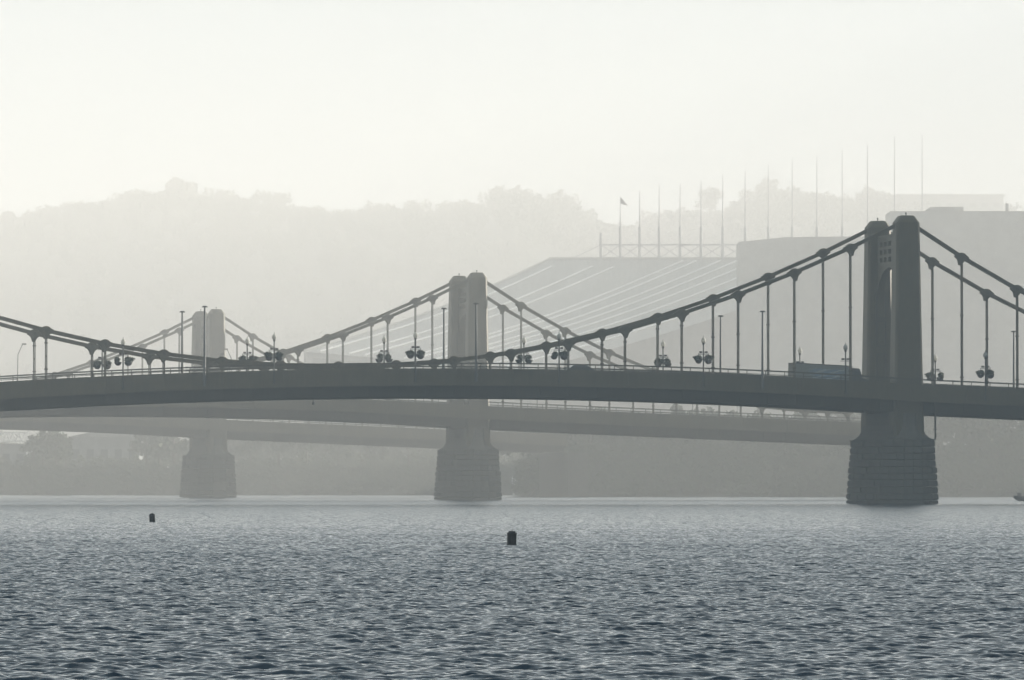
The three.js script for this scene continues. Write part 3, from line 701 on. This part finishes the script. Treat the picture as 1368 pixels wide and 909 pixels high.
// ---------------------------------------------------------------- blocks beside the hall
function block(name, label, px0, px1, d, top, dz, opt = {}) {
  const a = at(px0, 400, d), b = at(px1, 400, d), y0 = 6, g = thing(name, label, 'building', [(a.x + b.x) / 2, y0, -d - dz / 2], opt.turn ?? 0);
  const w = b.x - a.x, yl = at(px0, top[0], d).y - y0, yr = at(px1, top[top.length - 1], d).y - y0, n = top.length - 1;
  const s = new THREE.Shape(); s.moveTo(-w / 2, 0); top.forEach((t, i) => s.lineTo(-w / 2 + w * i / n, at(0, t, d).y - y0)); s.lineTo(w / 2, 0); s.closePath();
  const eg = new THREE.ExtrudeGeometry(s, { depth: dz, bevelEnabled: false }); eg.translate(0, 0, -dz / 2);
  const wall = part('wall', boxUV(eg), opt.mat ?? M.wall, g);
  const rows = opt.rows ?? 8, cols = opt.cols ?? 9, fh = (Math.min(yl, yr) - 6) / rows, fw = w / cols;
  const geo = bx(fw * 0.62, fh * 0.5, 0.16);
  for (let r = 0; r < rows; r++) for (let c = 0; c < cols; c++) { const q = part('window', geo, M.glass, wall); q.position.set(-w / 2 + fw * (c + 0.5), 4 + fh * (r + 0.5), dz / 2 + 0.03); }
  return g;
}
block('broad_building', 'broad flat roofed building beside the swept roof, behind the darkest chain', 988, 1172, 1560, [323, 317, 316, 316], 20, { rows: 0, cols: 7 });
const big = block('tall_building', 'large plain block rising behind the top of the darkest tower', 1190, 1460, 1530, [282, 282], 20, { rows: 0, cols: 8 });
part('roof_step', bx(9, 1.6, 20, -12, 0, 0), M.wall, big).position.y = at(0, 282, 1530).y - 6 + 0.4;
part('vent', bx(0.8, 2.6, 0.8, 5.2, 0, 0), M.wall, big).position.y = at(0, 282, 1530).y - 6 + 1.3;
{
  const p = at(1268, 263, 2740), t = thing('hilltop_building', 'long flat roofed building on the hill beyond the large block', 'building', [p.x, p.y - 12, p.z]);
  part('wall', bx(52, 12, 20, 0, 6, 0), M.wall, t);
  part('roof', bx(54, 0.8, 22, 0, 12.4, 0), M.wall, t);
  for (let i = 0; i < 9; i++) part('window', bx(3, 2, 0.2, -23 + i * 5.7, 7.5, 10.05), M.glass, t);
}
// unseen towers added on the right bank to keep sun off the near river
function shadeTower(x, z, w, d, h) {
  const t = thing('shade_tower', 'unseen tower added on the right bank to shade the near river', 'building', [x, 6, z], -0.05, 'added shade towers on the right bank');
  part('wall', bx(w, h - 6, d, 0, (h - 6) / 2, 0), M.wall, t);
  part('roof_house', bx(w * 0.5, 5, d * 0.5, 0, h - 3.5, 0), M.wall, t);
  const band = bx(w + 0.1, 1.6, d + 0.1);
  for (let y = 5; y < h - 9; y += 4) part('window_band', band, M.glass, t).position.y = y;
}
for (const [x, z, w, d, h] of SHADE_TOWERS) shadeTower(x, z, w, d, h);
// pale sheds on the far bank, left
function shed(label, px0, px1, top, d, gable) {
  const a = at(px0, 600, d), b = at(px1, 600, d), w = b.x - a.x, h = a.y + (600 - top) / F * d - 6.2, g = thing('riverside_shed', label, 'building', [(a.x + b.x) / 2, 6.2, -d - 7]);
  part('wall', bx(w, h, 14, 0, h / 2, 0), M.wall, g);
  const s = new THREE.Shape(); s.moveTo(-w / 2 - 0.4, 0); s.lineTo(gable ? w * 0.28 : 0, gable ? 2.6 : 0.5); s.lineTo(w / 2 + 0.4, 0); s.closePath();
  const rg = new THREE.ExtrudeGeometry(s, { depth: 15, bevelEnabled: false }); rg.translate(0, h + 0.003, -7.5);
  part('roof', rg, M.roof, g);
  const n = Math.max(2, Math.round(w / 3));
  for (let i = 0; i < n; i++) part('window', bx(w / n * 0.5, h * 0.3, 0.16, -w / 2 + w / n * (i + 0.5), h * 0.45, 7.03), M.glass, g);
  return g;
}
shed('pale shed on the far bank, beside the leftmost trees', -20, 36, 594, 1300, false);
shed('pale shed with a pitched roof on the far bank, between the trees', 92, 186, 584, 1310, true);
{
  // walkway frame above the left shed
  const a = at(-10, 590, 1300), b = at(38, 590, 1300), g = thing('gantry', 'trussed gantry over the pale shed on the far bank', 'gantry', [a.x, 6.2, -1298]);
  const y0 = a.y - 6.2, L = b.x - a.x;
  for (const y of [y0, y0 + 2]) part('chord', bx(L, 0.25, 0.4, L / 2, y, 0), M.white, g);
  for (let i = 0; i < 6; i++) { part('diagonal', bar(new THREE.Vector3(L * i / 6, y0, 0.2), new THREE.Vector3(L * (i + 0.5) / 6, y0 + 2, 0.2), 0.22, 0.2), M.white, g); part('diagonal', bar(new THREE.Vector3(L * (i + 0.5) / 6, y0 + 2, 0.2), new THREE.Vector3(L * (i + 1) / 6, y0, 0.2), 0.22, 0.2), M.white, g); }
  for (const x of [0.2, L - 0.2]) part('post', bx(0.4, y0, 0.4, x, y0 / 2, 0), M.white, g);
}
{
  const p = at(1301, 576, 1112);
  structure('parking_terrace', bx(30, 3.9, 8, p.x + 2, 8.05, p.z), M.bank, 'earth terrace along the right bank');
}
// parked van on the right bank
{
  const p = at(1301, 576, 1112), t = thing('parked_van', 'white van on the right bank beyond the darkest pier', 'van', [p.x, 10.02, p.z]);
  const s = new THREE.Shape(); s.moveTo(-2.6, 0.4); s.lineTo(-2.6, 2.1); s.quadraticCurveTo(-2.5, 2.3, -2.2, 2.3); s.lineTo(1.3, 2.3); s.quadraticCurveTo(1.9, 2.0, 2.2, 1.4); s.lineTo(2.7, 1.2); s.lineTo(2.75, 0.4); s.closePath();
  const g = new THREE.ExtrudeGeometry(s, { depth: 1.7, bevelEnabled: true, bevelSize: 0.08, bevelThickness: 0.08, bevelSegments: 2 }); g.translate(0, 0, -0.85);
  const body = part('body', g, M.wall, t);
  part('window', bx(0.8, 0.6, 1.9, 1.35, 1.75, 0), M.glass, body);
  for (const x of [-1.7, 1.7]) for (const k of [-1, 1]) wheelPart(t, x, k * 0.8, 0.36);
}

// ---------------------------------------------------------------- on the water
const buoy0 = thing('can_buoy', '', 'buoy');
{
  const pr = [[0, -0.5], [0.17, -0.5], [0.175, -0.02], [0.185, 0.0], [0.18, 0.05], [0.168, 0.06], [0.168, 0.40], [0.178, 0.41], [0.178, 0.46], [0.165, 0.475], [0.125, 0.48], [0.12, 0.53], [0.0, 0.53]].map(([x, y]) => new THREE.Vector2(x, y));
  part('can', new THREE.LatheGeometry(pr, 20), M.buoy, buoy0);
  part('lifting_eye', (() => { const g = new THREE.TorusGeometry(0.03, 0.01, 6, 12); g.translate(0, 0.535, 0); return g; })(), M.buoy, buoy0);
}
{
  const a = at(683.5, 649, 203), b = at(203.5, 649, 331);
  buoy0.position.set(a.x, -0.02, a.z); tag(buoy0, 'black can buoy floating in open water below the middle pier', 'buoy', 'can buoys on the river');
  const o = dup(buoy0, [b.x, -0.02, b.z], 0.6, 'small black can buoy floating in open water below the faintest pier');
  o.rotation.z = 0.06; buoy0.rotation.z = -0.02;
}
{
  const p = at(1354, 649, 771), t = thing('motorboat', 'dark small motorboat with its bow past the darkest pier', 'boat', [p.x, 0, p.z]);
  const sec = (x, w, y0, y1) => [[x, y0, 0], [x, (y0 + y1) / 2, w * 0.8], [x, y1, w], [x, y1, -w], [x, (y0 + y1) / 2, -w * 0.8]];
  const S = [sec(0, 0.05, 0.4, 0.78), sec(0.9, 0.6, -0.1, 0.7), sec(2.2, 0.95, -0.25, 0.62), sec(5.6, 0.95, -0.25, 0.6)], pos = [];
  for (let k = 0; k < 3; k++) for (let i = 0; i < 5; i++) { const j = (i + 1) % 5; pos.push(...S[k][i], ...S[k][j], ...S[k + 1][j], ...S[k][i], ...S[k + 1][j], ...S[k + 1][i]); }
  for (let i = 1; i < 4; i++) pos.push(...S[3][0], ...S[3][i], ...S[3][i + 1]);
  const g = new THREE.BufferGeometry(); g.setAttribute('position', new THREE.Float32BufferAttribute(pos, 3));
  part('hull', boxUV(g), M.carPaint, t);
  part('console', bx(0.7, 0.75, 0.7, 2.9, 0.95, 0), M.pole, t);
  part('windscreen', bx(0.06, 0.5, 0.8, 2.5, 1.4, 0, 0.3), M.glass, t);
  part('bow_seat', bx(0.5, 0.5, 0.6, 0.75, 0.92, 0), M.pole, t);
  part('outboard_motor', bx(0.4, 1.1, 0.4, 5.8, 0.55, 0), M.lampBlack, t);
}

renderer.render(scene, camera);
